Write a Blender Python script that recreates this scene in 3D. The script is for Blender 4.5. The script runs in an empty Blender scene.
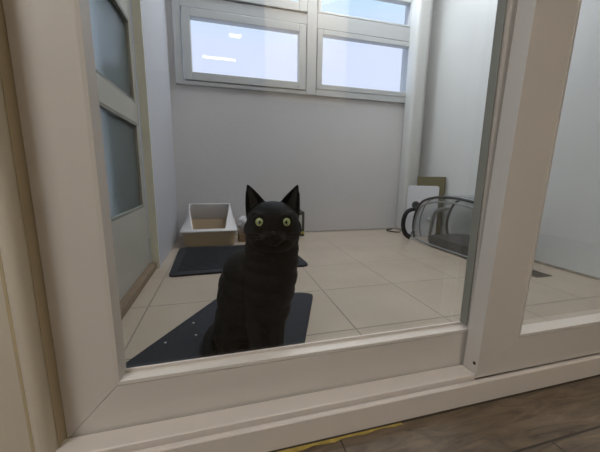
import bpy, bmesh, math, random
from mathutils import Vector, Matrix, noise
random.seed(4)
S = bpy.context.scene
COL = S.collection
PI = math.pi

# ------------------------------------------------------------------ helpers
def nodes(name):
    m = bpy.data.materials.new(name); m.use_nodes = True
    nt = m.node_tree; b = nt.nodes['Principled BSDF']
    return m, nt, b

def mat(name, col, rough=.5, spec=.5, metal=0., bump=0., bscale=60., vary=0., vscale=4., sheen=0., coat=0.):
    m, nt, b = nodes(name)
    b.inputs['Base Color'].default_value = (*col, 1)
    b.inputs['Roughness'].default_value = rough
    b.inputs['Specular IOR Level'].default_value = spec
    b.inputs['Metallic'].default_value = metal
    b.inputs['Sheen Weight'].default_value = sheen
    b.inputs['Coat Weight'].default_value = coat
    tc = nt.nodes.new('ShaderNodeTexCoord')
    if vary:
        n = nt.nodes.new('ShaderNodeTexNoise'); n.inputs['Scale'].default_value = vscale; n.inputs['Detail'].default_value = 6
        nt.links.new(tc.outputs['Object'], n.inputs['Vector'])
        mx = nt.nodes.new('ShaderNodeMix'); mx.data_type = 'RGBA'
        mx.inputs[6].default_value = (*[c * (1 - vary) for c in col], 1)
        mx.inputs[7].default_value = (*[min(1, c * (1 + vary)) for c in col], 1)
        nt.links.new(n.outputs['Fac'], mx.inputs[0]); nt.links.new(mx.outputs[2], b.inputs['Base Color'])
    if bump:
        n = nt.nodes.new('ShaderNodeTexNoise'); n.inputs['Scale'].default_value = bscale; n.inputs['Detail'].default_value = 4
        nt.links.new(tc.outputs['Object'], n.inputs['Vector'])
        bp = nt.nodes.new('ShaderNodeBump'); bp.inputs['Strength'].default_value = bump; bp.inputs['Distance'].default_value = .01
        nt.links.new(n.outputs['Fac'], bp.inputs['Height']); nt.links.new(bp.outputs['Normal'], b.inputs['Normal'])
    return m

def math_node(nt, op, a, b=None, c=None):
    n = nt.nodes.new('ShaderNodeMath'); n.operation = op
    for i, v in enumerate((a, b, c)):
        if v is None: continue
        if isinstance(v, (int, float)): n.inputs[i].default_value = v
        else: nt.links.new(v, n.inputs[i])
    return n.outputs[0]

def obj(name, bm, m, parent=None, smooth=False, angle=40):
    me = bpy.data.meshes.new(name)
    bmesh.ops.recalc_face_normals(bm, faces=bm.faces)
    bm.to_mesh(me); bm.free()
    if m: me.materials.append(m)
    if smooth:
        for p in me.polygons: p.use_smooth = True
        try: me.set_sharp_from_angle(angle=math.radians(angle))
        except Exception: pass
    o = bpy.data.objects.new(name, me); COL.objects.link(o)
    if parent: o.parent = parent; o.matrix_parent_inverse = Matrix.Translation(-Vector(parent.location)) if parent.type == 'EMPTY' and not parent.parent else Matrix()
    return o

def tag(o, label, cat, group=None):
    o['label'] = label; o['category'] = cat
    if group: o['group'] = group
    return o

def struct(o):
    o['kind'] = 'structure'; return o

def empty(name, loc):
    o = bpy.data.objects.new(name, None); COL.objects.link(o); o.location = loc; o.empty_display_size = .05
    return o

def B(): return bmesh.new()

def box(bm, x0, x1, y0, y1, z0, z1, bev=0., seg=2, M=None):
    t = bmesh.new()
    bmesh.ops.create_cube(t, size=1)
    for v in t.verts:
        v.co = Vector(((x0+x1)/2 + v.co.x*(x1-x0), (y0+y1)/2 + v.co.y*(y1-y0), (z0+z1)/2 + v.co.z*(z1-z0)))
    if bev: bmesh.ops.bevel(t, geom=list(t.edges), offset=bev, segments=seg, affect='EDGES', profile=.5)
    if M: t.transform(M)
    join(bm, t); return bm

def join(bm, t):
    me = bpy.data.meshes.new('tmp'); t.to_mesh(me); t.free(); bm.from_mesh(me); bpy.data.meshes.remove(me)

def prism(bm, pts, axis, a, b, bev=0., seg=2):
    """polygon pts in the plane normal to axis, extruded from a to b"""
    t = bmesh.new()
    def P(p, s):
        return {'x': (s, p[0], p[1]), 'y': (p[0], s, p[1]), 'z': (p[0], p[1], s)}[axis]
    A = [t.verts.new(P(p, a)) for p in pts]; Bv = [t.verts.new(P(p, b)) for p in pts]
    n = len(pts)
    t.faces.new(A); t.faces.new(list(reversed(Bv)))
    for i in range(n): t.faces.new((A[i], Bv[i], Bv[(i+1) % n], A[(i+1) % n]))
    if bev: bmesh.ops.bevel(t, geom=list(t.edges), offset=bev, segments=seg, affect='EDGES', profile=.5)
    join(bm, t); return bm

def tube(bm, pts, r, n=12, closed=False, smooth_steps=6):
    P = [Vector(p) for p in pts]
    rs = r if isinstance(r, (list, tuple)) else [r]*len(P)
    def cr(a, b, c, d, t):
        return .5*((2*b) + (c-a)*t + (2*a-5*b+4*c-d)*t*t + (3*b-a-3*c+d)*t**3)
    Q, R = [], []
    N = len(P); segs = N if closed else N-1
    for i in range(segs):
        if closed: a, b, c, d = [P[(i+k) % N] for k in (-1, 0, 1, 2)]
        else:
            b, c = P[i], P[i+1]; a = P[i-1] if i else b + (b-c); d = P[i+2] if i+2 < N else c + (c-b)
        for k in range(smooth_steps):
            t = k/smooth_steps; Q.append(cr(a, b, c, d, t)); R.append(rs[i]*(1-t) + rs[(i+1) % N]*t)
    if not closed: Q.append(P[-1]); R.append(rs[-1])
    t = bmesh.new(); rings = []; M = len(Q); up = Vector((0, 0, 1))
    prev = None
    for i, q in enumerate(Q):
        if closed: tg = Q[(i+1) % M] - Q[i-1]
        else: tg = Q[min(i+1, M-1)] - Q[max(i-1, 0)]
        tg.normalize()
        if prev is None:
            u = tg.cross(up)
            if u.length < .1: u = tg.cross(Vector((1, 0, 0)))
        else: u = prev - tg*prev.dot(tg)
        u.normalize(); prev = u; w = tg.cross(u)
        rings.append([t.verts.new(q + (u*math.cos(2*PI*k/n) + w*math.sin(2*PI*k/n))*R[i]) for k in range(n)])
    for i in range(M if closed else M-1):
        a, b = rings[i], rings[(i+1) % M]
        for k in range(n): t.faces.new((a[k], a[(k+1) % n], b[(k+1) % n], b[k]))
    if not closed: t.faces.new(rings[0]); t.faces.new(rings[-1])
    join(bm, t); return bm

def ell(bm, c, r, M=None, sub=3):
    t = bmesh.new(); bmesh.ops.create_icosphere(t, subdivisions=sub, radius=1)
    rr = r if isinstance(r, (tuple, list)) else (r, r, r)
    t.transform(Matrix.Diagonal((*rr, 1)))
    if M: t.transform(M)
    t.transform(Matrix.Translation(c))
    join(bm, t); return bm

def cyl(bm, c, r, h, axis='z', n=32, bev=0.):
    t = bmesh.new(); bmesh.ops.create_cone(t, segments=n, radius1=r, radius2=r, depth=h, cap_ends=True)
    if axis == 'y': t.transform(Matrix.Rotation(PI/2, 4, 'X'))
    if axis == 'x': t.transform(Matrix.Rotation(PI/2, 4, 'Y'))
    t.transform(Matrix.Translation(c)); join(bm, t); return bm

# ------------------------------------------------------------------ camera
H = .47
F, ya, pi_, ro = 291.2, .26344, .17708, .0134
f = Vector((math.sin(ya)*math.cos(pi_), math.cos(ya)*math.cos(pi_), -math.sin(pi_)))
r0 = Vector((math.cos(ya), -math.sin(ya), 0)); u0 = r0.cross(f)
rt = r0*math.cos(ro) + u0*math.sin(ro); up = -r0*math.sin(ro) + u0*math.cos(ro)
cd = bpy.data.cameras.new('camera'); cam = bpy.data.objects.new('camera', cd); COL.objects.link(cam)
cam.matrix_world = Matrix(((rt.x, up.x, -f.x, 0), (rt.y, up.y, -f.y, 0), (rt.z, up.z, -f.z, H), (0, 0, 0, 1)))
cd.sensor_width = 36; cd.lens = 36*F/600; cd.clip_start = .01
S.camera = cam
S.view_settings.view_transform = 'Standard'
S.view_settings.look = 'None'

# ------------------------------------------------------------------ materials
def glass_mat(name, tint=(1, 1, 1), k=1.0, rough=0.):
    m = bpy.data.materials.new(name); m.use_nodes = True; nt = m.node_tree; nt.nodes.clear()
    out = nt.nodes.new('ShaderNodeOutputMaterial'); mx = nt.nodes.new('ShaderNodeMixShader')
    tr = nt.nodes.new('ShaderNodeBsdfTransparent'); tr.inputs[0].default_value = (*tint, 1)
    gl = nt.nodes.new('ShaderNodeBsdfGlossy'); gl.inputs['Roughness'].default_value = rough
    fr = nt.nodes.new('ShaderNodeFresnel'); fr.inputs['IOR'].default_value = 1.45
    geo = nt.nodes.new('ShaderNodeNewGeometry')
    nt.links.new(geo.outputs['Normal'], fr.inputs['Normal'])
    # same reflectance seen from either face of the pane
    mr = math_node(nt, 'MINIMUM', math_node(nt, 'MULTIPLY', fr.outputs[0], k), .6)
    back = math_node(nt, 'SUBTRACT', 1, geo.outputs['Backfacing'])
    nt.links.new(math_node(nt, 'MULTIPLY', mr, back), mx.inputs[0])
    nt.links.new(tr.outputs[0], mx.inputs[1]); nt.links.new(gl.outputs[0], mx.inputs[2]); nt.links.new(mx.outputs[0], out.inputs[0])
    return m

M_glass = glass_mat('clear_glass', (.93, .94, .935), 1.6)
M_win = glass_mat('window_glass', (.97, .98, 1), 1.0)
M_capsule = glass_mat('clear_plastic', (.83, .84, .84), 2.2, .3)
M_sash = mat('white_upvc_sash', (.55, .522, .492), .35, .4, bump=.03, bscale=300, vary=.03, vscale=9)
M_jamb = mat('cream_upvc_frame', (.54, .495, .42), .4, .4, vary=.03, vscale=8)
M_jamb_shade = mat('shaded_jamb_reveal', (.43, .36, .24), .5, .3)  # darker copy of the frame cream, the reveal's shade put into the colour
M_sill = mat('white_track', (.60, .555, .525), .38, .4, vary=.05, vscale=14)
M_gasket = mat('grey_gasket', (.22, .225, .2), .5, .3)
M_wall = mat('white_painted_wall', (.625, .62, .635), .8, .2, bump=.12, bscale=35, vary=.04, vscale=3)
M_wallr = mat('white_satin_wall', (.60, .61, .60), .35, .4, bump=.12, bscale=12, vary=.03, vscale=3)
M_room = mat('room_wall', (.40, .37, .33), .9, .2, vary=.03)
M_ceil = mat('ceiling_paint', (.75, .75, .75), .9, .2)
M_wframe = mat('grey_white_window_frame', (.50, .515, .52), .4, .4)
M_doorf = mat('off_white_metal_door', (.37, .355, .31), .4, .4, vary=.04, vscale=6)
M_rubber = mat('black_rubber', (.012, .014, .017), .75, .3, bump=.3, bscale=400)
M_dark = mat('dark_gap', (.05, .04, .032), .8, .2)
M_wood_thr = mat('brown_wood', (.20, .145, .095), .6, .3, vary=.25, vscale=20)
M_white = mat('white_plastic', (.70, .71, .76), .4, .4)

# floor tiles : grid with grout from object coordinates
m_tile, nt, b = nodes('cream_ceramic_tile')
tc = nt.nodes.new('ShaderNodeTexCoord'); sp = nt.nodes.new('ShaderNodeSeparateXYZ'); nt.links.new(tc.outputs['Object'], sp.inputs[0])
def gridline(o, off, pitch, w):
    v = math_node(nt, 'DIVIDE', math_node(nt, 'SUBTRACT', o, off), pitch)
    d = math_node(nt, 'ABSOLUTE', math_node(nt, 'SUBTRACT', v, math_node(nt, 'ROUND', v)))
    return math_node(nt, 'LESS_THAN', d, w/pitch/2)
g = math_node(nt, 'MAXIMUM', gridline(sp.outputs[0], .388, .326, .0045), gridline(sp.outputs[1], .757, .312, .0045))
nz = nt.nodes.new('ShaderNodeTexNoise'); nz.inputs['Scale'].default_value = 5; nz.inputs['Detail'].default_value = 5
nt.links.new(tc.outputs['Object'], nz.inputs['Vector'])
mx = nt.nodes.new('ShaderNodeMix'); mx.data_type = 'RGBA'
mx.inputs[6].default_value = (.375, .305, .235, 1); mx.inputs[7].default_value = (.475, .40, .32, 1)
nt.links.new(nz.outputs['Fac'], mx.inputs[0])
m2 = nt.nodes.new('ShaderNodeMix'); m2.data_type = 'RGBA'; m2.inputs[7].default_value = (.20, .165, .13, 1)
nt.links.new(g, m2.inputs[0]); nt.links.new(mx.outputs[2], m2.inputs[6]); nt.links.new(m2.outputs[2], b.inputs['Base Color'])
nt.links.new(math_node(nt, 'MULTIPLY_ADD', g, .5, .22), b.inputs['Roughness'])
bp = nt.nodes.new('ShaderNodeBump'); bp.inputs['Distance'].default_value = .002; bp.inputs['Strength'].default_value = .5; bp.invert = True
nt.links.new(g, bp.inputs['Height']); nt.links.new(bp.outputs[0], b.inputs['Normal'])

# wood plank floor
m_plank, nt, b = nodes('grey_brown_planks')
tc = nt.nodes.new('ShaderNodeTexCoord'); sp = nt.nodes.new('ShaderNodeSeparateXYZ'); nt.links.new(tc.outputs['Object'], sp.inputs[0])
g1 = gridline(sp.outputs[1], .316, .155, .004)
row = math_node(nt, 'FLOOR', math_node(nt, 'DIVIDE', math_node(nt, 'SUBTRACT', sp.outputs[1], .316), .155))
xs = math_node(nt, 'ADD', sp.outputs[0], math_node(nt, 'MULTIPLY', math_node(nt, 'ADD', row, 1), .37))
g2 = gridline(xs, .562, .9, .003)
g = math_node(nt, 'MAXIMUM', g1, g2)
mp = nt.nodes.new('ShaderNodeMapping'); mp.inputs['Scale'].default_value = (5, 26, 5)
nt.links.new(tc.outputs['Object'], mp.inputs[0])
nz = nt.nodes.new('ShaderNodeTexNoise'); nz.inputs['Scale'].default_value = 1.6; nz.inputs['Detail'].default_value = 9; nz.inputs['Roughness'].default_value = .68
nz.inputs['Distortion'].default_value = 1.1
nt.links.new(mp.outputs[0], nz.inputs['Vector'])
cr = nt.nodes.new('ShaderNodeValToRGB'); cr.color_ramp.elements[0].position = .33; cr.color_ramp.elements[0].color = (.060, .042, .028, 1)
cr.color_ramp.elements[1].position = .68; cr.color_ramp.elements[1].color = (.19, .145, .10, 1)
nt.links.new(nz.outputs['Fac'], cr.inputs[0])
m2 = nt.nodes.new('ShaderNodeMix'); m2.data_type = 'RGBA'; m2.inputs[7].default_value = (.03, .022, .016, 1)
nt.links.new(g, m2.inputs[0]); nt.links.new(cr.outputs[0], m2.inputs[6]); nt.links.new(m2.outputs[2], b.inputs['Base Color'])
b.inputs['Roughness'].default_value = .45
bp = nt.nodes.new('ShaderNodeBump'); bp.inputs['Distance'].default_value = .003; bp.inputs['Strength'].default_value = .4
nt.links.new(nz.outputs['Fac'], bp.inputs['Height']); nt.links.new(bp.outputs[0], b.inputs['Normal'])

# frosted glass of the side door
m_frost, nt, b = nodes('frosted_glass')
b.inputs['Base Color'].default_value = (.60, .68, .69, 1); b.inputs['Transmission Weight'].default_value = .93; b.inputs['Roughness'].default_value = .30
b.inputs['IOR'].default_value = 1.2

# ------------------------------------------------------------------ shell
YB = 2.25; XR = 1.69; XL = -.31; CZ = 2.4
struct(obj('floor_balcony', box(B(), -1.0, XR+.1, .50, YB+.1, -.06, 0), m_tile))
struct(obj('floor_room', box(B(), -2.2, 2.6, -5.6, .50, -.06, 0), m_plank))
# back wall around the window band (z 1.05 .. 2.0, x -.27 .. 1.51)
bm = B(); box(bm, -1.0, XR+.1, YB, YB+.12, 0, 1.055); box(bm, -1.0, -.272, YB, YB+.12, 1.055, CZ)
box(bm, 1.515, XR+.1, YB, YB+.12, 1.055, CZ); box(bm, -.272, 1.515, YB, YB+.12, 2.02, CZ)
struct(obj('wall_back', bm, M_wall))
struct(obj('wall_right', box(B(), XR, XR+.1, .50, YB, 0, CZ), M_wallr))
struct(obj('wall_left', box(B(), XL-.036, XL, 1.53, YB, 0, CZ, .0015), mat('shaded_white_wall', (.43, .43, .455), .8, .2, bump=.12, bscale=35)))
struct(obj('trim_8', box(B(), XL-.036, XL+.001, 1.526, 1.5298, 0, CZ, .001), mat('cream_edge', (.80, .79, .68), .5, .3)))
struct(obj('wall_left_near', box(B(), -.42, -.33, .50, .62, 0, CZ), M_wall))
struct(obj('wall_left_header', box(B(), -.40, -.345, .62, 1.53, 1.93, CZ), M_wall))
struct(obj('ceiling_balcony', box(B(), -1.0, XR+.1, .42, YB+.12, CZ, CZ+.1), M_ceil))
struct(obj('ceiling_room', box(B(), -2.2, 2.6, -5.6, .42, CZ, CZ+.1), M_ceil))
struct(obj('wall_room_left', box(B(), -2.3, -2.2, -5.6, .5, 0, CZ), M_room))
struct(obj('wall_room_right', box(B(), 2.6, 2.7, -5.6, .5, 0, CZ), M_room))
struct(obj('wall_room_rear', box(B(), -2.2, 2.6, -5.7, -5.6, 0, CZ), M_room))
M_cream = mat('cream_paint', (.78, .70, .56), .8, .2)
struct(obj('reflection_panel', box(B(), .44, 1.27, -2.1, -2.0, 1.18, CZ), M_cream))  # added block behind the camera, cut to give a beige reflection in the glass
# room side wall left of the sliding door, and above / right of it
struct(obj('wall_front_left', box(B(), -2.2, -.262, .462, .50, 0, CZ), M_jamb))
bm = B(); box(bm, -.262, 2.6, .44, .50, 2.12, CZ); box(bm, 1.82, 2.6, .44, .50, 0, 2.12)
struct(obj('wall_front_header', bm, M_room))

# column in the far right corner (boxed pipe with rounded edges)
bm = B(); box(bm, 1.480, 1.60, 2.13, YB, 0, CZ, .028, 4)
struct(obj('column_back', bm, M_wallr, smooth=True))
# tiled skirting line along right wall
struct(obj('baseboard_right', box(B(), XR-.006, XR, .5, 2.13, 0, .012, .002), mat('worn_grout', (.34, .31, .27), .9, .2, vary=.5, vscale=40)))
struct(obj('baseboard_back', box(B(), XL, 1.480, YB-.005, YB, 0, .010, .002), mat('worn_grout_back', (.40, .38, .35), .9, .2, vary=.5, vscale=40)))

# ------------------------------------------------------------------ back windows
def frame_rect(bm, x0, x1, z0, z1, w, y0, y1, bev=.003):
    box(bm, x0, x0+w, y0, y1, z0, z1, bev); box(bm, x1-w, x1, y0, y1, z0, z1, bev)
    box(bm, x0+w, x1-w, y0, y1, z0, z0+w, bev); box(bm, x0+w, x1-w, y0, y1, z1-w, z1, bev)
def window(n, outer, panes, wid):
    x0, x1, z0, z1 = outer
    bm = B(); frame_rect(bm, x0, x1, z0, z1, wid[0], YB-.02, YB+.06)
    w = struct(obj('window_%d' % n, bm, M_wframe))
    for (a, b_, c, d, bw) in panes:
        bm = B(); frame_rect(bm, a-bw, b_+bw, c-bw, d+bw, bw, YB-.032, YB+.03)
        s = obj('sash', bm, M_wframe, w)
        obj('pane', box(B(), a-.004, b_+.004, YB+.004, YB+.008, c-.004, d+.004), M_win, s)
    return w
# frame bars: casing + transom are part of the frame mesh
bm = B()
Y0, Y1 = YB-.02, YB+.06
box(bm, -.272, -.222, Y0, Y1, 1.055, 2.02, .003)
box(bm, -.222, .635, Y0, Y1, 1.055, 1.082, .003)
box(bm, -.222, .635, Y0, Y1, 1.528, 1.60, .003)
box(bm, -.222, .635, Y0, Y1, 1.97, 2.02, .003)
box(bm, .635, .708, Y0-.004, Y1, 1.055, 2.02, .003)
w1 = struct(obj('window_1', bm, M_wframe))
bm = B(); frame_rect(bm, -.215, .628, 1.085, 1.524, .052, YB-.027, YB+.03, .004)
s1 = obj('sash', bm, M_wframe, w1); obj('pane', box(B(), -.166, .579, YB+.004, YB+.008, 1.134, 1.476), M_win, s1)
bm = B(); frame_rect(bm, -.22, .632, 1.604, 1.965, .06, YB-.03, YB+.03, .004)
s1 = obj('sash', bm, M_wframe, w1); obj('pane', box(B(), -.164, .576, YB+.004, YB+.008, 1.66, 1.908), M_win, s1)
bm = B()
box(bm, .712, 1.515, Y0, Y1, 1.055, 1.10, .003)
box(bm, .712, 1.515, Y0, Y1, 1.515, 1.615, .003)
box(bm, .712, 1.515, Y0, Y1, 1.97, 2.02, .003)
box(bm, 1.498, 1.515, Y0, Y1, 1.10, 1.97, .003)
w2 = struct(obj('window_2', bm, M_wframe))
bm = B(); box(bm, .716, .758, YB-.022, YB+.03, 1.10, 1.512, .003); box(bm, 1.5, 1.512, YB-.022, YB+.03, 1.10, 1.512, .003); box(bm, .758, 1.5, YB-.022, YB+.03, 1.10, 1.138, .003); box(bm, .758, 1.5, YB-.022, YB+.03, 1.478, 1.512, .003)
s1 = obj('sash', bm, M_wframe, w2); obj('pane', box(B(), .756, 1.503, YB+.004, YB+.008, 1.134, 1.482), M_win, s1)
bm = B(); box(bm, .716, .74, YB-.02, YB+.03, 1.617, 1.965, .003); box(bm, 1.476, 1.496, YB-.02, YB+.03, 1.617, 1.965, .003)
box(bm, .74, 1.476, YB-.02, YB+.03, 1.617, 1.632, .003); box(bm, .74, 1.476, YB-.02, YB+.03, 1.79, 1.965, .003)
s1 = obj('sash', bm, M_wframe, w2); obj('pane', box(B(), .738, 1.478, YB+.004, YB+.008, 1.63, 1.80), M_win, s1)

# ------------------------------------------------------------------ side door (left of balcony)
DX = -.345
bm = B()
def dbox(bm, y0, y1, z0, z1, d=0.): box(bm, DX-.035, DX-d, y0, y1, z0, z1, .002)
dbox(bm, .62, .685, .032, 1.92); dbox(bm, 1.47, 1.522, .032, 1.92, .004)
dbox(bm, .685, 1.47, .032, .31, .002)
dbox(bm, .685, 1.47, .675, .758); dbox(bm, .685, 1.47, 1.085, 1.16); dbox(bm, .685, 1.47, 1.50, 1.56); dbox(bm, .685, 1.47, 1.87, 1.92)
d1 = struct(obj('door_1', bm, M_doorf))
for z0, z1 in ((.31, .675), (.758, 1.085), (1.16, 1.50), (1.56, 1.87)):
    obj('pane', box(B(), DX-.022, DX-.018,   .683, 1.472, z0-.002, z1+.002), m_frost, d1)
bm = B(); 
for z0, z1 in ((.31, .675), (.758, 1.085), (1.16, 1.50), (1.56, 1.87)):
    for a, b_ in ((z0, z0+.010), (z1-.010, z1)): box(bm, DX-.016, DX-.001, .685, 1.47, a, b_, .002)
obj('glazing_bead', bm, M_gasket, d1)
struct(obj('gap_shade', box(B(), DX-.04, DX-.012, 1.522, 1.53, .03, 1.93), M_dark))  # dark strip set in the door gap, its colour standing for shade
struct(obj('trim_2', box(B(), -.40, -.322, .62, 1.525, 0, .030, .003), M_wood_thr))
tag(obj('dark_screen', box(B(), -.405, -.39, 1.24, 1.60, 0, 1.9, .004), mat('dark_green_screen', (.03, .05, .035), .8, .2, vary=.6, vscale=16)), 'dark green screen added to darken the frosted side door', 'screen')  # added behind the panes to darken their far part

# ------------------------------------------------------------------ sliding door : sill, jamb, rear sash, front sash
# sill profile (y,z)
prof = [(.42, 0), (.42, .047), (.423, .051), (.429, .051), (.431, .048), (.431, .030), (.474, .030), (.474, .022), (.476, .022),
        (.476, .044), (.495, .044), (.515, .030), (.53, .030), (.53, 0)]
prof = [(.42, 0), (.42, .048), (.422, .0505), (.428, .0505), (.430, .048), (.430, .034), (.500, .034), (.502, .040), (.530, .040), (.533, .036), (.533, 0)]
struct(obj('door_sill', prism(B(), prof, 'x', -.252, 1.82), M_sill))
bm = B(); prism(bm, [(.4315, .034), (.4315, .059), (.433, .0605), (.468, .0585), (.47, .056), (.47, .034)], 'x', -.251, .502)
struct(obj('trim_3', bm, M_sill))
bm = B(); prism(bm, [(.4715, .034), (.4715, .052), (.498, .052), (.498, .034)], 'x', -.251, 1.8)
struct(obj('trim_4', bm, M_gasket))
# jamb : rounded front moulding and reveal
bm = B()
prism(bm, [(-.250, .50), (-.250, .452), (-.252, .446), (-.257, .441), (-.264, .439), (-.271, .441), (-.2755, .447), (-.277, .455), (-.277, .462), (-.262, .4625), (-.262, .50)], 'z', 0, 2.12)
struct(obj('door_jamb', bm, M_jamb, smooth=True, angle=50))
struct(obj('reveal_shade', box(B(), -.2495, -.2485, .452, .50, .04, 2.1), M_jamb_shade))  # thin sheet over the jamb side carrying the painted shade
struct(obj('trim_6', box(B(), -.284, -.2775, .452, .4625, 0, 2.12, .002), M_jamb_shade))

def bead(bm, x0, x1, z0, z1, yf, yg, w):
    """sloped glazing bead ring between face plane yf and glass plane yg"""
    t = bmesh.new()
    o = [(x0-w, z0-w), (x1+w, z0-w), (x1+w, z1+w), (x0-w, z1+w)]; i = [(x0, z0), (x1, z0), (x1, z1), (x0, z1)]
    m_ = [(x0-w*.45, z0-w*.45), (x1+w*.45, z0-w*.45), (x1+w*.45, z1+w*.45), (x0-w*.45, z1+w*.45)]
    O0 = [t.verts.new((p[0], yf+.004, p[1])) for p in o]; O = [t.verts.new((p[0], yf-.0012, p[1])) for p in o]
    Mv = [t.verts.new((p[0], yf-.0004, p[1])) for p in m_]; I = [t.verts.new((p[0], yg, p[1])) for p in i]
    for k in range(4):
        j = (k+1) % 4
        t.faces.new((O0[k], O0[j], O[j], O[k])); t.faces.new((O[k], O[j], Mv[j], Mv[k])); t.faces.new((Mv[k], Mv[j], I[j], I[k])); t.faces.new((I[k], I[j], O0[j], O0[k]))
    join(bm, t)

def sash(x0, x1, z0, z1, wl, wr, wb, wt, y0, y1, slant=0., e=.0004, bev=.0012):
    root = empty('sliding_door', ((x0+x1)/2, (y0+y1)/2, z0))
    gx0, gx1, gz0, gz1 = x0+wl, x1-wr, z0+wb, z1-wt
    # mitred members
    def member(name, pts):
        return obj(name, prism(B(), pts, 'y', y0, y1, bev, 2), M_sash, root)
    zs = slant
    member('stile', [(x0, z0), (x0+slant, z1), (gx0, gz1), (gx0, gz0)])
    member('stile', [(x1, z0), (gx1, gz0), (gx1, gz1), (x1, z1)])
    member('bottom_rail', [(x0+e, z0), (gx0+e, gz0), (gx1-e, gz0), (x1-e, z0)])
    member('top_rail', [(x0+e, z1), (x1-e, z1), (gx1-e, gz1), (gx0+e, gz1)])
    return root, (gx0, gx1, gz0, gz1)

# rear (left) sash
yg = .493
root, g4 = sash(-.2480, .612, .0525, 2.11, .0765, .092, .080, .09, .473, .498)
gx0, gx1, gz0, gz1 = g4
bm = B(); bead(bm, gx0+.009, gx1-.009, gz0+.012, gz1-.009, .473, yg, .010)
obj('glazing_bead', bm, M_sash, root)
bm = B(); box(bm, gx0, gx1, yg-.004, yg-.0005, gz0+.001, gz0+.0165, .0005); obj('glazing_strip', bm, M_sill, root)
bm = B(); box(bm, .5075, .5095, .4735, yg-.0005, gz0+.016, gz1-.02, .0005); obj('glazing_strip', bm, M_gasket, root)  # added dark fin, its colour stands for the shaded side of the stile
obj('glass_pane', box(B(), gx0+.001, gx1-.001, yg, yg+.004, gz0+.001, gz1-.001), M_glass, root)
root['kind'] = 'structure'; root.name = 'door_2'
# front (right) sash
root, g4 = sash(.504, 1.78, .0515, 2.11, .098, .09, .078, .09, .4315, .4665, .0, .00005, .0003)
gx0, gx1, gz0, gz1 = g4
bm = B(); bead(bm, gx0+.009, gx1-.009, gz0+.012, gz1-.009, .4315, .455, .010)
obj('glazing_bead', bm, M_sash, root)
obj('glass_pane', box(B(), gx0+.001, gx1-.001, .455, .459, gz0+.001, gz1-.001), M_glass, root)
bm = B(); cyl(bm, (.5038, .4400, .081), .0034, .0016, 'x', 16); obj('drain_hole', bm, M_dark, root)
root['kind'] = 'structure'; root.name = 'door_3'
for ch in root.children:   # the right leaf hangs slightly out of square
    for v in ch.data.vertices: v.co.x += .030*(v.co.z-.0515)
# yellow tape + dirty caulk line along the sill
bm = B()
t = []
pts_f = [(.06+.02*i, .4195) for i in range(14)]
for i in range(14): t.append((.06+.02*i, .4092 + .0022*math.sin(i*1.9) + .0004*i))
prism(bm, pts_f + list(reversed(t)), 'z', .0002, .0012)
tag(obj('floor_tape', bm, mat('yellow_tape', (.36, .27, .07), .6, .3, vary=.6, vscale=60)), 'worn yellow tape strip stuck on the floor along the white sill', 'tape')
struct(obj('trim_7', box(B(), .06, 1.8, .4172, .42, .0001, .0022), M_dark))

# ------------------------------------------------------------------ floor items
def rounded_poly(pts, r, n=6):
    out = []; N = len(pts)
    for i in range(N):
        p = Vector(pts[i]); a = (Vector(pts[i-1])-p).normalized(); c = (Vector(pts[(i+1) % N])-p).normalized()
        P0, P1 = p+a*r, p+c*r
        for k in range(n+1):
            s = k/n; out.append(tuple(P0*(1-s)**2 + p*2*s*(1-s) + P1*s*s))
    return out
M_mat = mat('charcoal_mat', (.020, .024, .032), .8, .3, bump=.5, bscale=500)
bm = B(); prism(bm, rounded_poly([(-.275, .68), (.01, 1.135), (.338, 1.035), (.165, .60)], .03), 'z', 0, .007, .002)
m1 = obj('rubber_mat', bm, M_mat, smooth=True)
tag(m1, 'dark charcoal mat the black cat sits on, nearest the glass', 'mat')
bm = B(); prism(bm, rounded_poly([(-.245, 1.365), (-.262, 1.888), (.40, 1.888), (.425, 1.385)], .03), 'z', 0, .009, .002)
m2o = obj('rubber_mat', bm, M_mat, smooth=True)
bm = B()
for i in range(22): 
    y = 1.42 + i*.02; box(bm, -.215, .385, y, y+.008, .0085, .0115, .001)
obj('rib', bm, M_mat, m2o)['kind'] = 'stuff'
tag(m2o, 'black ribbed mat on the tiles in front of the litter box', 'mat')
# litter crumbs on the near mat
cp = [(-.118, .893), (-.105, .80), (-.10, .818), (-.155, .81)]
for i, (x, y) in enumerate([(-.098, .895), (-.085, .82), (-.060, .79), (-.163, .80)]):
    bm = B(); ell(bm, (0, 0, 0), (.0032, .0024, .002), sub=2)
    o = obj('litter_crumb', bm, M_white, smooth=True); o.location = (x, y, .009)
    tag(o, 'tiny white litter crumb lying on the near charcoal mat', 'crumb', 'white crumbs on the near mat')

# litter box -----------------------------------------------------------
M_beige = mat('beige_plastic', (.47, .37, .25), .4, .4)
M_lw = mat('white_litter_rim', (.62, .60, .61), .4, .4)
lb = empty('litter_box', (-.09, 2.06, 0))
tag(lb, 'beige litter box with tall white rim in the back left corner', 'litter box')
def rrect(cx, cy, hx, hy, r, n=5):
    pts = []
    for sx, sy, a0 in ((1, 1, 0), (-1, 1, 90), (-1, -1, 180), (1, -1, 270)):
        for k in range(n+1):
            a = math.radians(a0 + 90*k/n); pts.append((cx+sx*(hx-r)+r*math.cos(a), cy+sy*(hy-r)+r*math.sin(a)))
    return pts
def loft(bm, rings, cap0=False, cap1=False):
    t = bmesh.new(); V = [[t.verts.new(p) for p in r_] for r_ in rings]; n = len(V[0])
    for a, b_ in zip(V, V[1:]):
        for k in range(n): t.faces.new((a[k], a[(k+1) % n], b_[(k+1) % n], b_[k]))
    if cap0: t.faces.new(V[0])
    if cap1: t.faces.new(V[-1])
    join(bm, t)
LX, LY = -.085, 2.045
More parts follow.
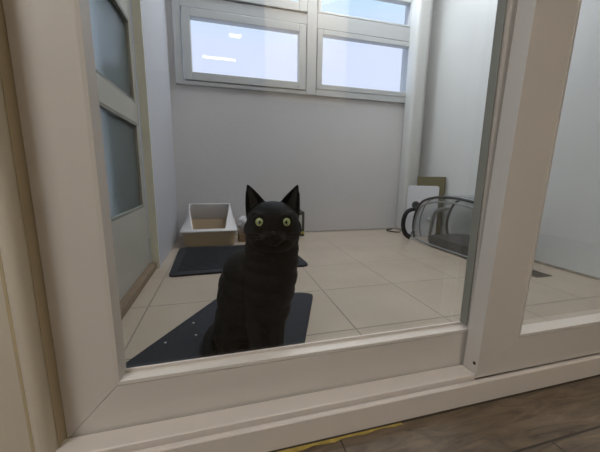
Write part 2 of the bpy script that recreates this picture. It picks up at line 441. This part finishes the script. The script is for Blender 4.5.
def dens(ring, m=8):
    out = []
    for i in range(len(ring)):
        a = Vector(ring[i]); c = Vector(ring[(i+1) % len(ring)])
        if (c-a).length > .05:
            for k in range(m): out.append(tuple(a.lerp(c, k/m)))
        else: out.append(tuple(a))
    return out
def sy(y):
    return max(0, min(1, (y-(LY-.14))/.28))
bm = B(); rr = []
for hx, hy, z in ((.138, .118, .0), (.152, .130, .003), (.161, .138, .02), (.169, .143, .085), (.170, .1455, .097), (.165, .140, .098), (.156, .134, .085), (.142, .122, .015)):
    rr.append([(x, y,   .0005+z*(1+.42*sy(y))) for x, y, _ in dens([(x, y, 0) for x, y in rrect(LX, LY, hx, hy, .05, 7)])])
loft(bm, rr, True, True)
obj('tray', bm, M_beige, lb, smooth=True)
bm = B(); rr = []
def rim_ring(kx, kback, hy, dz, top):
    out = []
    for x, y, _ in dens([(x, y, 0) for x, y in rrect(0, 0, 1, hy, .05, 7)]):
        s_ = max(0, min(1, (y+.13)/.26)); e_ = s_*s_*(3-2*s_)
        hx = kx*(1-e_) + kback*e_
        z = (.0995 + .04*s_) if not top else .114 + .136*e_
        out.append((LX + x*hx, LY+y, .0005+z+dz))
    return out
rr = [rim_ring(.173, .167, .148, -.003, 0), rim_ring(.176, .170, .151, .002, 0), rim_ring(.172, .164, .148, .008, 0),
      rim_ring(.112, .143, .138, -.002, 1), rim_ring(.106, .139, .134, .002, 1), rim_ring(.101, .135, .130, -.001, 1), rim_ring(.104, .136, .132, -.014, 1), rim_ring(.158, .152, .138, .004, 0)]
loft(bm, rr + [rr[0]])
obj('rim', bm, M_lw, lb, smooth=True, angle=60)
bm = B(); box(bm, LX-.14, LX+.14, LY-.12, LY+.12, .022, .045, .008); 
obj('litter', bm, mat('cat_litter', (.40, .36, .30), .95, .1, bump=1, bscale=200, vary=.3, vscale=150), lb)['kind'] = 'stuff'

# cardboard box with a white plastic bag on it
bm = B(); box(bm, .105, .27, 2.0, 2.14, 0, .058, .002)
cb = obj('cardboard_box', bm, mat('cardboard', (.22, .145, .09), .8, .2, vary=.1))
bm2 = B(); box(bm2, .1045, .2705, 2.05, 2.09, .0575, .0588, 0); obj('tape', bm2, mat('brown_tape', (.26, .19, .12), .4), cb)
tag(cb, 'low brown cardboard box on the tiles right of the litter box', 'box')
bm = B(); ell(bm, (.185, 2.065, .118), (.078, .06, .060), sub=4)
for v in bm.verts:
    d = noise.noise(v.co*28)*.018 + noise.noise(v.co*70)*.006
    v.co += (v.co-Vector((.185, 2.065, .118))).normalized()*d
    if v.co.z < .0585: v.co.z = .0595
bagp = obj('plastic_bag', bm, mat('white_film', (.60, .60, .62), .35, .5), smooth=True, angle=80)
bm = B(); tube(bm, [(.185, 2.065, .165), (.178, 2.065, .185), (.19, 2.06, .20), (.205, 2.06, .195)], [.012, .008, .012, .004], 8)
obj('knot', bm, bagp.data.materials[0], bagp, smooth=True)
tag(bagp, 'white crumpled plastic bag resting on the low cardboard box', 'bag')
# black and yellow pack behind the cat's head, right side
pk = empty('litter_pack', (.53, 2.14, 0)); tag(pk, 'black and yellow pack half hidden behind the right side of the cat\'s head', 'package')
bm = B(); box(bm, .47, .603, 2.10, 2.19, .0, .19, .008); box(bm, .49, .583, 2.135, 2.155, .185, .20, .003)
obj('pouch', bm, mat('black_foil', (.05, .052, .045), .4, .4), pk, smooth=True)
bm = B(); box(bm, .4695, .6035, 2.0995, 2.1905, .012, .045, .008); obj('yellow_band', bm, mat('yellow_foil', (.45, .36, .08), .5), pk)
bm = B(); box(bm, .4705, .582, 2.099, 2.12, .055, .165, .003); obj('white_panel', bm, mat('pale_print', (.5, .5, .48), .5), pk)

# boards leaning in the right corner ------------------------------------
def board(p0, p1, z1, thick, lean, m, name, chamf=0.):
    p0 = Vector((*p0, 0)); p1 = Vector((*p1, 0)); w = (p1-p0).length; d = (p1-p0).normalized(); nrm = Vector((d.y, -d.x, 0))
    if nrm.y > 0: nrm = -nrm
    bm = B()
    pts = [(0, 0), (w, 0), (w, z1-chamf), (w-chamf, z1), (chamf, z1), (0, z1-chamf)] if chamf else [(0, 0), (w, 0), (w, z1), (0, z1)]
    prism(bm, pts, 'y', 0, thick, .0015)
    M = Matrix.Translation(p0) @ Matrix(((d.x, -nrm.x, 0, 0), (d.y, -nrm.y, 0, 0), (0, 0, 1, 0), (0, 0, 0, 1))) @ Matrix.Rotation(-lean, 4, 'X')
    bm.transform(M)
    return obj(name, bm, m), M
ob, _ = board((1.545, 2.085), (1.652, 1.895), .462, .016, .03, mat('olive_board', (.145, .125, .065), .7, .3, vary=.1), 'olive_board')
bm = B(); prism(bm, [(0, 0), (0, .45), (.006, .45), (.006, 0)], 'y', 0, .001); bm.free()
tag(ob, 'olive brown board leaning in the corner behind the white board', 'board')
wb, Mb = board((1.405, 1.985), (1.60, 1.875), .392, .014, .03, M_white, 'white_board', .012)
tag(wb, 'white panel with a round dark knob leaning in the far right corner', 'board')
bm = B(); t = bmesh.new(); bmesh.ops.create_cone(t, segments=28, radius1=.030, radius2=.027, depth=.012, cap_ends=True); t.transform(Matrix.Rotation(PI/2, 4, 'X'))
t.transform(Matrix.Translation((.064, -.006, .243))); join(bm, t); bm.transform(Mb)
kn = obj('knob', bm, mat('dark_grey_plastic', (.05, .05, .055), .4), wb, smooth=True)

# clear capsule pet carrier ---------------------------------------------
pc = empty('pet_carrier', (1.5, 1.45, 0))
tag(pc, 'transparent capsule pet carrier with black piping lying by the right wall', 'pet carrier')
M_pipe = mat('black_piping', (.03, .032, .034), .35, .5)
M_pipe2 = mat('grey_piping', (.20, .21, .21), .3, .5)
x0, x1 = 1.352, 1.640
prof = [(1.79, .02), (1.815, .10), (1.80, .20), (1.745, .285), (1.63, .326), (1.50, .338), (1.38, .335), (1.24, .31), (1.15, .22), (1.12, .10), (1.13, .02)]
def crspline(P, n=6):
    out = []
    for i in range(len(P)-1):
        a = Vector(P[max(i-1, 0)]); b_ = Vector(P[i]); c = Vector(P[i+1]); d = Vector(P[min(i+2, len(P)-1)])
        for k in range(n):
            t = k/n; out.append(.5*((2*b_)+(c-a)*t+(2*a-5*b_+4*c-d)*t*t+(3*b_-a-3*c+d)*t**3))
    out.append(Vector(P[-1])); return out
def taper(y, s_): return 1.5-(1.5-y)*(1-.40*s_) if y < 1.5 else y
pr = crspline(prof)
bm = B(); t = bmesh.new(); rows = []
N = 12
cy_, cz_ = 1.55, .05
for j in range(N+1):
    s = j/N; x = x0+(x1-x0)*s; e = 1 + .05*math.sin(PI*s)
    rows.append([t.verts.new((x, cy_+(taper(p[0], s)-cy_)*(1 if p[0] < 1.5 else e), cz_+(p[1]-cz_)*e)) for p in pr])
for a, b_ in zip(rows, rows[1:]):
    for k in range(len(pr)-1): t.faces.new((a[k], a[k+1], b_[k+1], b_[k]))
for row in (rows[0], rows[-1]):
    t.faces.new(row)
join(bm, t)
obj('clear_shell', bm, M_capsule, pc, smooth=True)
for x in (x0-.003, x1+.003):
    bm = B(); tube(bm, [(x, taper(p[0], 0 if x < 1.5 else 1), max(p[1], .008)) for p in prof] , .0085, 10); obj('piping', bm, M_pipe, pc, smooth=True)
bm = B(); q = [(x0-.006, cy_+(p[0]-cy_)*.93, .03+(p[1]-.03)*.90) for p in prof]; tube(bm, q, .006, 8, closed=True); obj('piping', bm, M_pipe2, pc, smooth=True)
bm = B(); q = [(x0+.05, cy_+(p[0]-cy_)*.99, .01+(p[1])*.985) for p in prof]; tube(bm, q, .005, 8); obj('piping', bm, M_pipe2, pc, smooth=True)
bm = B(); tube(bm, [(x0+.02, 1.665, .03), (x0+.02, 1.655, .13), (x0+.02, 1.62, .235), (x0+.10, 1.60, .26)], .012, 8)
tube(bm, [(x0+.05, 1.70, .03), (x0+.05, 1.70, .13), (x0+.05, 1.66, .235)], .006, 8)
obj('inner_strut', bm, M_pipe2, pc, smooth=True)
bm = B(); prism(bm, rounded_poly([(x0+.004, 1.14), (x0+.004, 1.66), (x1-.004, 1.66), (x1-.004, 1.29)], .03), 'z', .004, .07, .012, 3); obj('base_pad', bm, mat('grey_felt', (.075, .072, .068), .9, .2, vary=.3, vscale=40), pc)
bm = B(); ell(bm, (1.375, 1.69, .17), (.012, .018, .018)); obj('vent_cap', bm, mat('pale_cap', (.5, .52, .5), .4), pc, smooth=True)
bm = B(); tube(bm, [(1.345, 1.835, .016), (1.318, 1.855, .04), (1.298, 1.86, .09), (1.297, 1.86, .15), (1.318, 1.86, .20), (1.36, 1.855, .222), (1.41, 1.835, .222)], [.018, .018, .016, .016, .016, .014, .012], 10)
obj('shoulder_strap', bm, M_rubber, pc, smooth=True)

# cable on the floor by the column
bm = B(); tube(bm, [(1.44, 2.10, .004), (1.41, 2.085, .004), (1.37, 2.12, .004), (1.355, 2.17, .004), (1.38, 2.20, .004), (1.43, 2.215, .004)], .004, 8)
tag(obj('cable', bm, M_rubber, smooth=True), 'thin black cable curling on the tiles at the foot of the column', 'cable')
# floor drain
dr = empty('floor_drain', (1.47, 1.03, 0)); tag(dr, 'small brown floor drain grate in the tiles right of the door stile', 'drain')
bm = B(); box(bm, 1.43, 1.53, .98, 1.075, .0002, .003, .001); obj('plate', bm, mat('rusty_drain', (.12, .10, .08), .6, .4, vary=.4, vscale=60), dr)
bm = B()
for i in range(5): box(bm, 1.44, 1.52, .99+.017*i, .998+.017*i, .0028, .0036)
obj('slot', bm, M_dark, dr)

# ------------------------------------------------------------------ CAT
ct = B()
yaw = math.radians(9.5)
HC = Vector((.1012, .592, .3680))
Mh = Matrix.Translation(HC) @ Matrix.Rotation(-yaw, 4, 'Z') @ Matrix.Rotation(math.radians(-3), 4, 'X')
def hp(x, y, z): return Mh @ Vector((x, y, z))
R3 = Mh.to_3x3().to_4x4()
def hell(c, r): ell(ct, hp(*c), r, R3)
hell((0, 0, .003), (.0545, .052, .0435))          # skull
hell((0, .004, -.012), (.0612, .046, .041))      # wide cheeks
hell((0, .004, -.030), (.052, .044, .034))
hell((.030, -.012, -.016), (.026, .030, .024)); hell((-.030, -.012, -.016), (.026, .030, .024))
hell((0, -.034, -.004), (.017, .020, .020))      # nose bridge
hell((.010, -.043, -.021), (.015, .014, .012)); hell((-.010, -.043, -.021), (.015, .014, .012))
hell((0, -.042, -.032), (.012, .012, .008))      # chin
hell((.024, -.028, .022), (.019, .014, .007)); hell((-.024, -.028, .022), (.019, .014, .007))  # brows
for sx in (-1, 1):
    ring = [hp(sx*.0240+.0132*math.cos(a*PI/8), -.0425-.000*a+.0035*(math.cos(a*PI/8)*sx), .0072+.0128*math.sin(a*PI/8)) for a in range(16)]
    tube(ct, ring, .0040, 10, closed=True, smooth_steps=2)
# ears : curved concave shells
def ear(sx):
    t = bmesh.new(); nu, nv = 14, 14
    base_out = Vector((sx*.0555, .012, .008)); base_in = Vector((sx*.009, .010, .036)); tip = Vector((sx*.0530, .006, .0830))
    F_, Bk = [], []
    for j in range(nv+1):
        v = j/nv; fr, bk = [], []
        for i in range(nu+1):
            u = i/nu
            ed_o = base_out.lerp(tip, v) + Vector((sx*.0035*math.sin(PI*v), 0, 0)); ed_i = base_in.lerp(tip, v) + Vector((sx*-.0015*math.sin(PI*v), 0, .001*math.sin(PI*v)))
            p = ed_o.lerp(ed_i, u); bul = math.sin(PI*u)*(1-v)
            pf = p + Vector((0, .013*bul - .003*(1-v)-.0012, 0)); pb = p + Vector((0, .021*bul + .0032, 0))
            fr.append(t.verts.new(hp(*pf))); bk.append(t.verts.new(hp(*pb)))
        F_.append(fr); Bk.append(bk)
    for j in range(nv):
        for i in range(nu):
            t.faces.new((F_[j][i], F_[j][i+1], F_[j+1][i+1], F_[j+1][i])); t.faces.new((Bk[j][i], Bk[j+1][i], Bk[j+1][i+1], Bk[j][i+1]))
        for i in (0, nu): t.faces.new((F_[j][i], F_[j+1][i], Bk[j+1][i], Bk[j][i]))
    for i in range(nu):
        t.faces.new((F_[0][i], Bk[0][i], Bk[0][i+1], F_[0][i+1])); t.faces.new((F_[nv][i], F_[nv][i+1], Bk[nv][i+1], Bk[nv][i]))
    bmesh.ops.recalc_face_normals(t, faces=t.faces)
    join(ct, t)
ear(1); ear(-1)
def inner_ear(sx):
    t = bmesh.new(); nu, nv = 10, 10; rows = []
    base_out = Vector((sx*.0555, .012, .008)); base_in = Vector((sx*.009, .010, .036)); tip = Vector((sx*.0530, .006, .0830))
    for j in range(nv+1):
        v = .22 + .60*j/nv; row = []
        for i in range(nu+1):
            u = .20 + .52*i/nu
            p = base_out.lerp(tip, v).lerp(base_in.lerp(tip, v), u); bul = math.sin(PI*u)*(1-v)
            row.append(t.verts.new(hp(*(p + Vector((0, .013*bul - .003*(1-v) - .0022, 0))))))
        rows.append(row)
    for a, b_ in zip(rows, rows[1:]):
        for i in range(nu): t.faces.new((a[i], a[i+1], b_[i+1], b_[i]))
    return t
# neck and trunk
for c, r in [((.105, .618, .335), (.060, .050, .048)), ((.105, .628, .305), (.0615, .056, .05)), ((.104, .635, .275), (.064, .060, .05)),
             ((.100, .640, .240), (.067, .064, .060)), ((.097, .645, .205), (.065, .066, .060)), ((.056, .672, .246), (.060, .060, .048)), ((.047, .685, .205), (.063, .070, .055)),
             ((.055, .700, .165), (.076, .085, .075)), ((.050, .725, .120), (.072, .095, .085)), ((.045, .745, .085), (.075, .090, .075)),
             ((.005, .715, .078), (.036, .075, .066)), ((.098, .72, .07), (.036, .07, .058)),
             ((.095, .640, .165), (.057, .052, .06))]:
    ell(ct, c, r)
# front legs
for x, xb in ((.066, .067), (.112, .108)):
    tube(ct, [(x, .635, .19), (x, .618, .13), (xb, .604, .07), (xb, .600, .022)], [.027, .022, .0175, .015], 16)
    ell(ct, (xb, .588, .021), (.0175, .024, .0135))
    for k in (-1.2, -.4, .4, 1.2): ell(ct, (xb+k*.0085, .568+abs(k)*.004, .0175), (.0062, .010, .0095))
# hind feet and tail
for x in (-.012, .128):
    tube(ct, [(x, .74, .03), (x, .69, .021), (x, .640, .019)], [.020, .017, .015], 12)
    for k in (-1, 0, 1): ell(ct, (x+k*.009, .625+abs(k)*.003, .0165), (.0065, .011, .0095))
tube(ct, [(.045, .81, .05), (-.01, .825, .030), (-.040, .79, .026), (-.048, .73, .025), (-.044, .67, .023), (-.03, .61, .020)], [.022, .018, .016, .015, .014, .009], 14)
me = bpy.data.meshes.new('cat_raw'); bmesh.ops.recalc_face_normals(ct, faces=ct.faces); ct.to_mesh(me); ct.free()
raw = bpy.data.objects.new('cat_raw', me); COL.objects.link(raw)
md = raw.modifiers.new('r', 'REMESH'); md.mode = 'VOXEL'; md.voxel_size = .0024; md.adaptivity = 0
md = raw.modifiers.new('s', 'SMOOTH'); md.factor = .5; md.iterations = 7
dg = bpy.context.evaluated_depsgraph_get(); dg.update()
mesh = bpy.data.meshes.new_from_object(raw.evaluated_get(dg))
bpy.data.objects.remove(raw); bpy.data.meshes.remove(me)
for v in mesh.vertices:
    if v.co.z < .0085: v.co.z = .0085
for p in mesh.polygons: p.use_smooth = True
mesh.name = 'cat'
M_fur, nt, b = nodes('black_fur')
b.inputs['Base Color'].default_value = (.0042, .0035, .0031, 1); b.inputs['Roughness'].default_value = .7; b.inputs['Specular IOR Level'].default_value = .15
b.inputs['Sheen Weight'].default_value = .012; b.inputs['Sheen Roughness'].default_value = .4; b.inputs['Sheen Tint'].default_value = (.5, .45, .4, 1)
tc = nt.nodes.new('ShaderNodeTexCoord'); mp = nt.nodes.new('ShaderNodeMapping'); mp.inputs['Scale'].default_value = (1, 1, .22)
nt.links.new(tc.outputs['Object'], mp.inputs[0]); n = nt.nodes.new('ShaderNodeTexNoise'); n.inputs['Scale'].default_value = 420; n.inputs['Detail'].default_value = 5
nt.links.new(mp.outputs[0], n.inputs['Vector']); bp = nt.nodes.new('ShaderNodeBump'); bp.inputs['Strength'].default_value = .4; bp.inputs['Distance'].default_value = .004
nt.links.new(n.outputs['Fac'], bp.inputs['Height']); nt.links.new(bp.outputs[0], b.inputs['Normal'])
mesh.materials.clear(); mesh.materials.append(M_fur)
cat = bpy.data.objects.new('cat', mesh); COL.objects.link(cat)
tag(cat, 'black short-haired cat with green-yellow eyes sitting upright behind the glass door', 'cat')
M_iear = mat('inner_ear_skin', (.030, .026, .024), .8, .2, vary=.5, vscale=90)
for sx in (-1, 1): obj('inner_ear', inner_ear(sx), M_iear, cat, smooth=True)
# eyes: iris with radial colour, slit-round pupil, glossy coat
M_eye, nt, b = nodes('yellow_green_iris')
b.inputs['Roughness'].default_value = .15; b.inputs['Coat Weight'].default_value = 1; b.inputs['Coat Roughness'].default_value = .03
tc = nt.nodes.new('ShaderNodeTexCoord'); mp = nt.nodes.new('ShaderNodeMapping'); nt.links.new(tc.outputs['Object'], mp.inputs[0])
mp.inputs['Scale'].default_value = (94, 0, 94)
ln = nt.nodes.new('ShaderNodeVectorMath'); ln.operation = 'LENGTH'; nt.links.new(mp.outputs[0], ln.inputs[0])
cr = nt.nodes.new('ShaderNodeValToRGB'); e = cr.color_ramp.elements
e[0].position = 0; e[0].color = (.2, .28, .11, 1); e[1].position = .97; e[1].color = (.012, .012, .008, 1)
x = e.new(.35); x.color = (.31, .37, .15, 1); x = e.new(.80); x.color = (.36, .40, .18, 1); x = e.new(.90); x.color = (.14, .16, .06, 1)
nt.links.new(ln.outputs['Value'], cr.inputs[0]); nt.links.new(cr.outputs[0], b.inputs['Base Color'])
nt.links.new(cr.outputs[0], b.inputs['Emission Color']); b.inputs['Emission Strength'].default_value = .0
M_pupil = mat('pupil', (.004, .004, .004), .1, .5, coat=1)
for sx in (-1, 1):
    bm = B(); ell(bm, (0, 0, 0), (.0114, .0110, .0114), sub=4)
    eb = obj('eye', bm, M_eye, cat, smooth=True, angle=180)
    eb.matrix_parent_inverse = Matrix(); 
    eb.matrix_basis = Mh @ Matrix.Translation((sx*.0238, -.0372, .0072)) @ Matrix.Rotation(sx*math.radians(9), 4, 'Z')
    bm = B(); ell(bm, (0, -.0098, 0), (.0024, .0022, .0040), sub=3)
    obj('pupil', bm, M_pupil, eb, smooth=True, angle=180)
bm = B(); ell(bm, (0, 0, 0), (.0062, .0045, .0042)); nose = obj('nose', bm, mat('black_nose', (.006, .005, .005), .5, .3, bump=.3, bscale=900), cat, smooth=True)
nose.matrix_parent_inverse = Matrix(); nose.matrix_basis = Mh @ Matrix.Translation((0, -.0560, -.0125))
M_wh = mat('whisker', (.05, .045, .04), .5)
for sx in (-1, 1):
    bm = B()
    for k in range(5):
        a = Vector((sx*.014, -.055, -.018-.003*(k % 3))); d = Vector((sx*.036, .004+.003*k, .006-.005*k))
        tube(bm, [hp(*a), hp(*(a+d*.5+Vector((0, -.004, .002)))), hp(*(a+d))], [.00028, .0002, .00008], 5, smooth_steps=4)
    w = obj('whiskers', bm, M_wh, cat)

# ------------------------------------------------------------------ lamps of the room (their streaks show in the glass)
M_led = bpy.data.materials.new('led_diffuser'); M_led.use_nodes = True
nt = M_led.node_tree; nt.nodes.clear(); o_ = nt.nodes.new('ShaderNodeOutputMaterial'); em = nt.nodes.new('ShaderNodeEmission'); em.inputs[0].default_value = (1, .93, .85, 1); em.inputs[1].default_value = 9
nt.links.new(em.outputs[0], o_.inputs[0])
for i, (xa, xb, y) in enumerate(((.173, .337, -3.59), (-.238, .313, -4.51))):
    r_ = empty('ceiling_lamp', ((xa+xb)/2, y, 2.4))
    tag(r_, ('short' if i == 0 else 'long') + ' white tube lamp mirrored in the glass over the left window pane', 'lamp')
    obj('housing', box(B(), xa-.02, xb+.02, y-.07, y+.07, 2.37, 2.3995, .004), M_white, r_)
    obj('tube', box(B(), xa, xb, y-.05, y+.05, 2.355, 2.369, .004), M_led, r_)

# ------------------------------------------------------------------ light
def area(name, loc, target, size, energy, col, sy=None, spread=None):
    l = bpy.data.lights.new(name, 'AREA'); l.energy = energy; l.size = size; l.color = col
    if sy: l.shape = 'RECTANGLE'; l.size_y = sy
    o = bpy.data.objects.new(name, l); COL.objects.link(o); o.location = loc
    o.rotation_euler = (Vector(target)-Vector(loc)).to_track_quat('-Z', 'Y').to_euler()
    return o
area('balcony_fill', (1.0, 1.65, 2.36), (.95, 1.6, 0), 1.2, 20, (.95, .96, 1), 1.0)  # added fill lamp under the ceiling, no fixture there, brightens the balcony
area('window_daylight', (.65, 2.16, 1.95), (.65, .8, .2), 1.5, 12, (.85, .92, 1), .25)
area('reflection_panel_fill', (.85, -1.35, 2.3), (.85, -2.0, 1.5), .4, 36, (1, .9, .75))  # added fill without a fixture, brightens the cream block for its reflection
area('room_light', (-1.25, -.75, 1.95), (.0, .45, .35), .7, 24, (1, .965, .92))
w = bpy.data.worlds.new('sky'); S.world = w; w.use_nodes = True; nt = w.node_tree
bg = nt.nodes['Background']; tc = nt.nodes.new('ShaderNodeTexCoord'); sp = nt.nodes.new('ShaderNodeSeparateXYZ'); nt.links.new(tc.outputs['Generated'], sp.inputs[0])
cr = nt.nodes.new('ShaderNodeValToRGB'); e = cr.color_ramp.elements
e[0].position = 0.36; e[0].color = (.64, .69, .86, 1); e[1].position = .47; e[1].color = (.52, .70, .86, 1)
nt.links.new(sp.outputs[2], cr.inputs[0]); nt.links.new(cr.outputs[0], bg.inputs[0]); bg.inputs[1].default_value = 1.45
